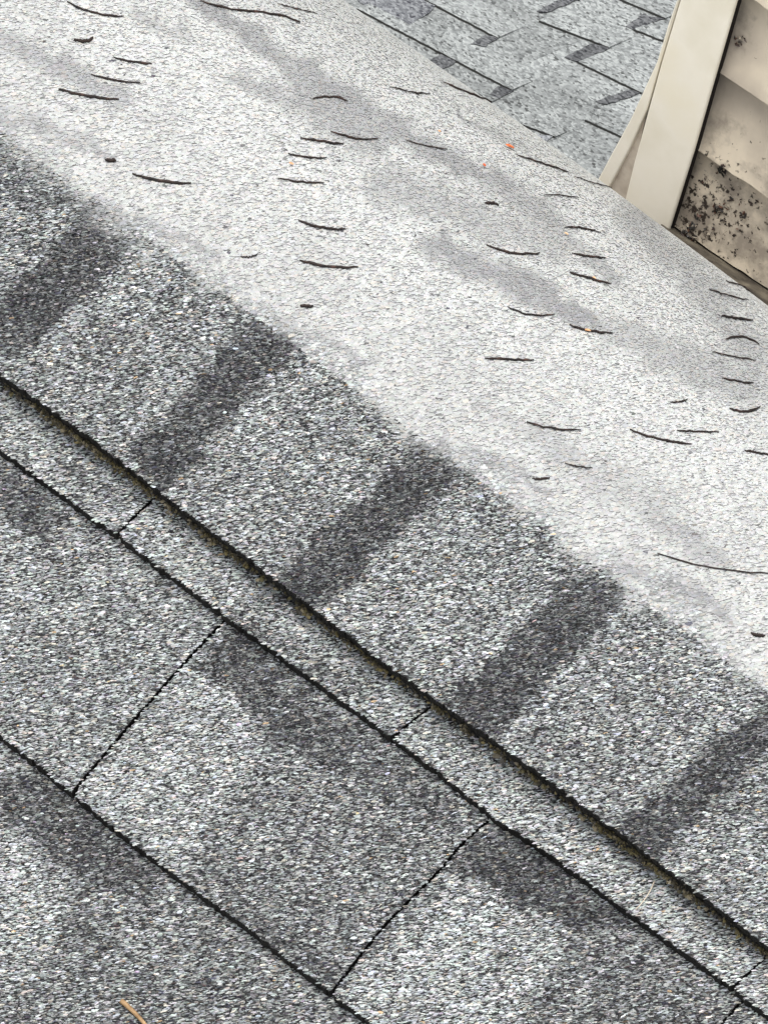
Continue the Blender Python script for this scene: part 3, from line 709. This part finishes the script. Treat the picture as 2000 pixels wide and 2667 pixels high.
def leaf(px, size, m, label, ang=0.5, name='leaf_bit'):
    P, n = on_crest([px], .0012)[0]
    right = R @ np.array([1.0, 0, 0]); e1 = nrm(right - n * (right @ n)); e2 = np.cross(n, e1)
    e1, e2 = e1 * math.cos(ang) - e2 * math.sin(ang), e2 * math.cos(ang) + e1 * math.sin(ang)
    bm = bmesh.new(); k = 9; ring = []; low = []
    for i in range(k):
        q = 2 * math.pi * i / k; rr = size * rng.uniform(.55, 1.05)
        v = e1 * math.cos(q) * rr * 1.5 + e2 * math.sin(q) * rr * .8 + n * (.0006 + abs(math.sin(q)) * size * .3 * rng.uniform(.3, 1))
        ring.append(bm.verts.new(v)); low.append(bm.verts.new(v - n * .0006))
    c = bm.verts.new(n * .0003); c2 = bm.verts.new(n * -.0003)
    for i in range(k):
        bm.faces.new([ring[i], ring[(i + 1) % k], c]); bm.faces.new([low[(i + 1) % k], low[i], c2]); bm.faces.new([ring[i], low[i], low[(i + 1) % k], ring[(i + 1) % k]])
    o = obj_bm(name, bm, m); o.location = Vector(P); return tag(o, label, 'leaf')
leaf((1327, 386), .0030, M_orange, 'bright orange curled leaf bit at the left end of a needle by the crest edge', -.45)
leaf((1258, 433), .0014, M_orange, 'small dull orange speck of leaf right of the thin reddish needle', 1.2)
leaf((1529, 864), .0016, M_peach, 'pale orange leaf fragment lying across a dark needle', -.2)
leaf((1472, 612), .0011, M_peach, 'peach coloured speck under the drooping needle', .2)
leaf((1545, 728), .0011, M_peach, 'tiny orange speck in the gap of a broken-looking needle', .2)
leaf((758, 430), .0013, M_peach, 'yellowish speck under the knobbly needle in the cluster of four', .1)
leaf((1142, 345), .0009, M_peach, 'tiny tan speck near the crest edge above the thin reddish needle', .1)
# pale straws on the lower courses
def straw(pts, h, r0, r1, label, m, name='straw'):
    px = smooth_px(pts, 10); uvp = uv_of(px, h + .002); P = [p for p in from_uv(uvp, h + .002)]
    bm = bmesh.new(); tube_bm(bm, P, [r0 + (r1 - r0) * i / 9 for i in range(10)])
    o = obj_bm(name, bm, m, smooth=True); c = Vector(P[5])
    for v in o.data.vertices: v.co -= c
    o.location = c; return tag(o, label, 'straw')
straw([(316, 2608), (345, 2634), (385, 2678)], H_A, .0017, .0011, 'tan dry stalk at the bottom edge, broad at its upper end', M_tan)
straw([(1704, 2296), (1688, 2330), (1655, 2370)], H_C, .00045, .00035, 'pale thin straw across the narrow course at lower right', M_rot)

def bits(name, pts, normals, size, h, cols, label, cat, aspect=1.6):
    cV, cF, cC = chips(pts, normals, size, aspect, h, cols, spin=1.2)
    me = mesh_np(name, cV, cF, [M_gran], None, cC); o = link(bpy.data.objects.new(name, me)); return tag(o, label, cat, kind='stuff')
# moss and grit packed along the upper butt edge
L1 = np.array(LINE1, float); xs = rng.uniform(-20, 2020, 4200)
wts = .16 + .5 * (np.sin(xs / 47.) * np.sin(xs / 19. + 1) > .45) + .9 * np.exp(-((xs - 230) / 130) ** 2) + .35 * np.exp(-((xs - 560) / 60) ** 2) + .6 * np.exp(-((xs - 1680) / 120) ** 2) + .25 * np.exp(-((xs - 900) / 90) ** 2)
xs = xs[rng.random(len(xs)) < wts]; ys = np.interp(xs, L1[:, 0], L1[:, 1]) + rng.normal(21, 8, len(xs))
PP = from_uv(uv_of(np.stack([xs, ys], -1), -.0105), -.0105)
cm = np.array([(.10, .085, .035), (.06, .05, .03), (.16, .13, .055), (.035, .03, .022), (.20, .17, .11)])
bits('moss', PP, np.repeat(nrm([0, -.4, .9])[None], len(PP), 0), .0027, .0014, cm[rng.integers(0, 5, len(PP))] * rng.uniform(.25, .95, (len(PP), 1)),
     'brown green moss and grit packed along the upper dark shingle edge', 'moss')
# rotten leaf litter caught in the wall corner
cl = [((1868, 545), 8, 24), ((1872, 548), 20, 10), ((1836, 466), 9, 7), ((1880, 440), 8, 12), ((1905, 520), 10, 9), ((1800, 592), 7, 26), ((1812, 560), 8, 10), ((1875, 440), 8, 14), ((1935, 560), 8, 12), ((1770, 612), 16, 26), ((1855, 600), 12, 10), ((1925, 105), 7, 12), ((1915, 610), 12, 5), ((1955, 530), 14, 8), ((1800, 620), 10, 26)]
pp = np.concatenate([np.array(c) + rng.normal(0, s, (n, 2)) * np.array([1, .8]) for c, s, n in cl])
def plank_off(p):
    y = p[1] - .664 * (p[0] - 2000)
    r = np.searchsorted(ROWS, y); r = min(max(r, 1), 5); f = (y - ROWS[r - 1]) / (ROWS[r] - ROWS[r - 1]); return .002 + .0125 * min(max(f, 0), 1.2) + .0012
PP = np.array([wp(p, plank_off(p)) for p in pp])
cm = np.array([(.02, .015, .012), (.035, .02, .014), (.09, .04, .022), (.03, .03, .026), (.28, .24, .18)])
bits('leaf_litter', PP, nrm(WN)[None] + rng.normal(0, .25, (len(PP), 3)) * 1.0, .0034, .0012, cm[rng.choice(5, len(PP), p=[.4, .25, .12, .13, .1])],
     'dark rotten leaf crumbs and cobweb stuck to the siding beside the corner board', 'litter', 2.6)

# ------------------------------------------------------------------ ground far below
M_gr, t, b = mat('lawn', .9, .2); noise_col(t, b, [(0.3, (.035, .05, .02)), (0.7, (.08, .09, .04))], 3, 6)
bm = bmesh.new(); vv = [bm.verts.new((x, y, 0)) for x, y in ((-150, -150), (150, -150), (150, 150), (-150, 150))]; bm.faces.new(vv)
gr = obj_bm('ground', bm, M_gr); gr['kind'] = 'structure'
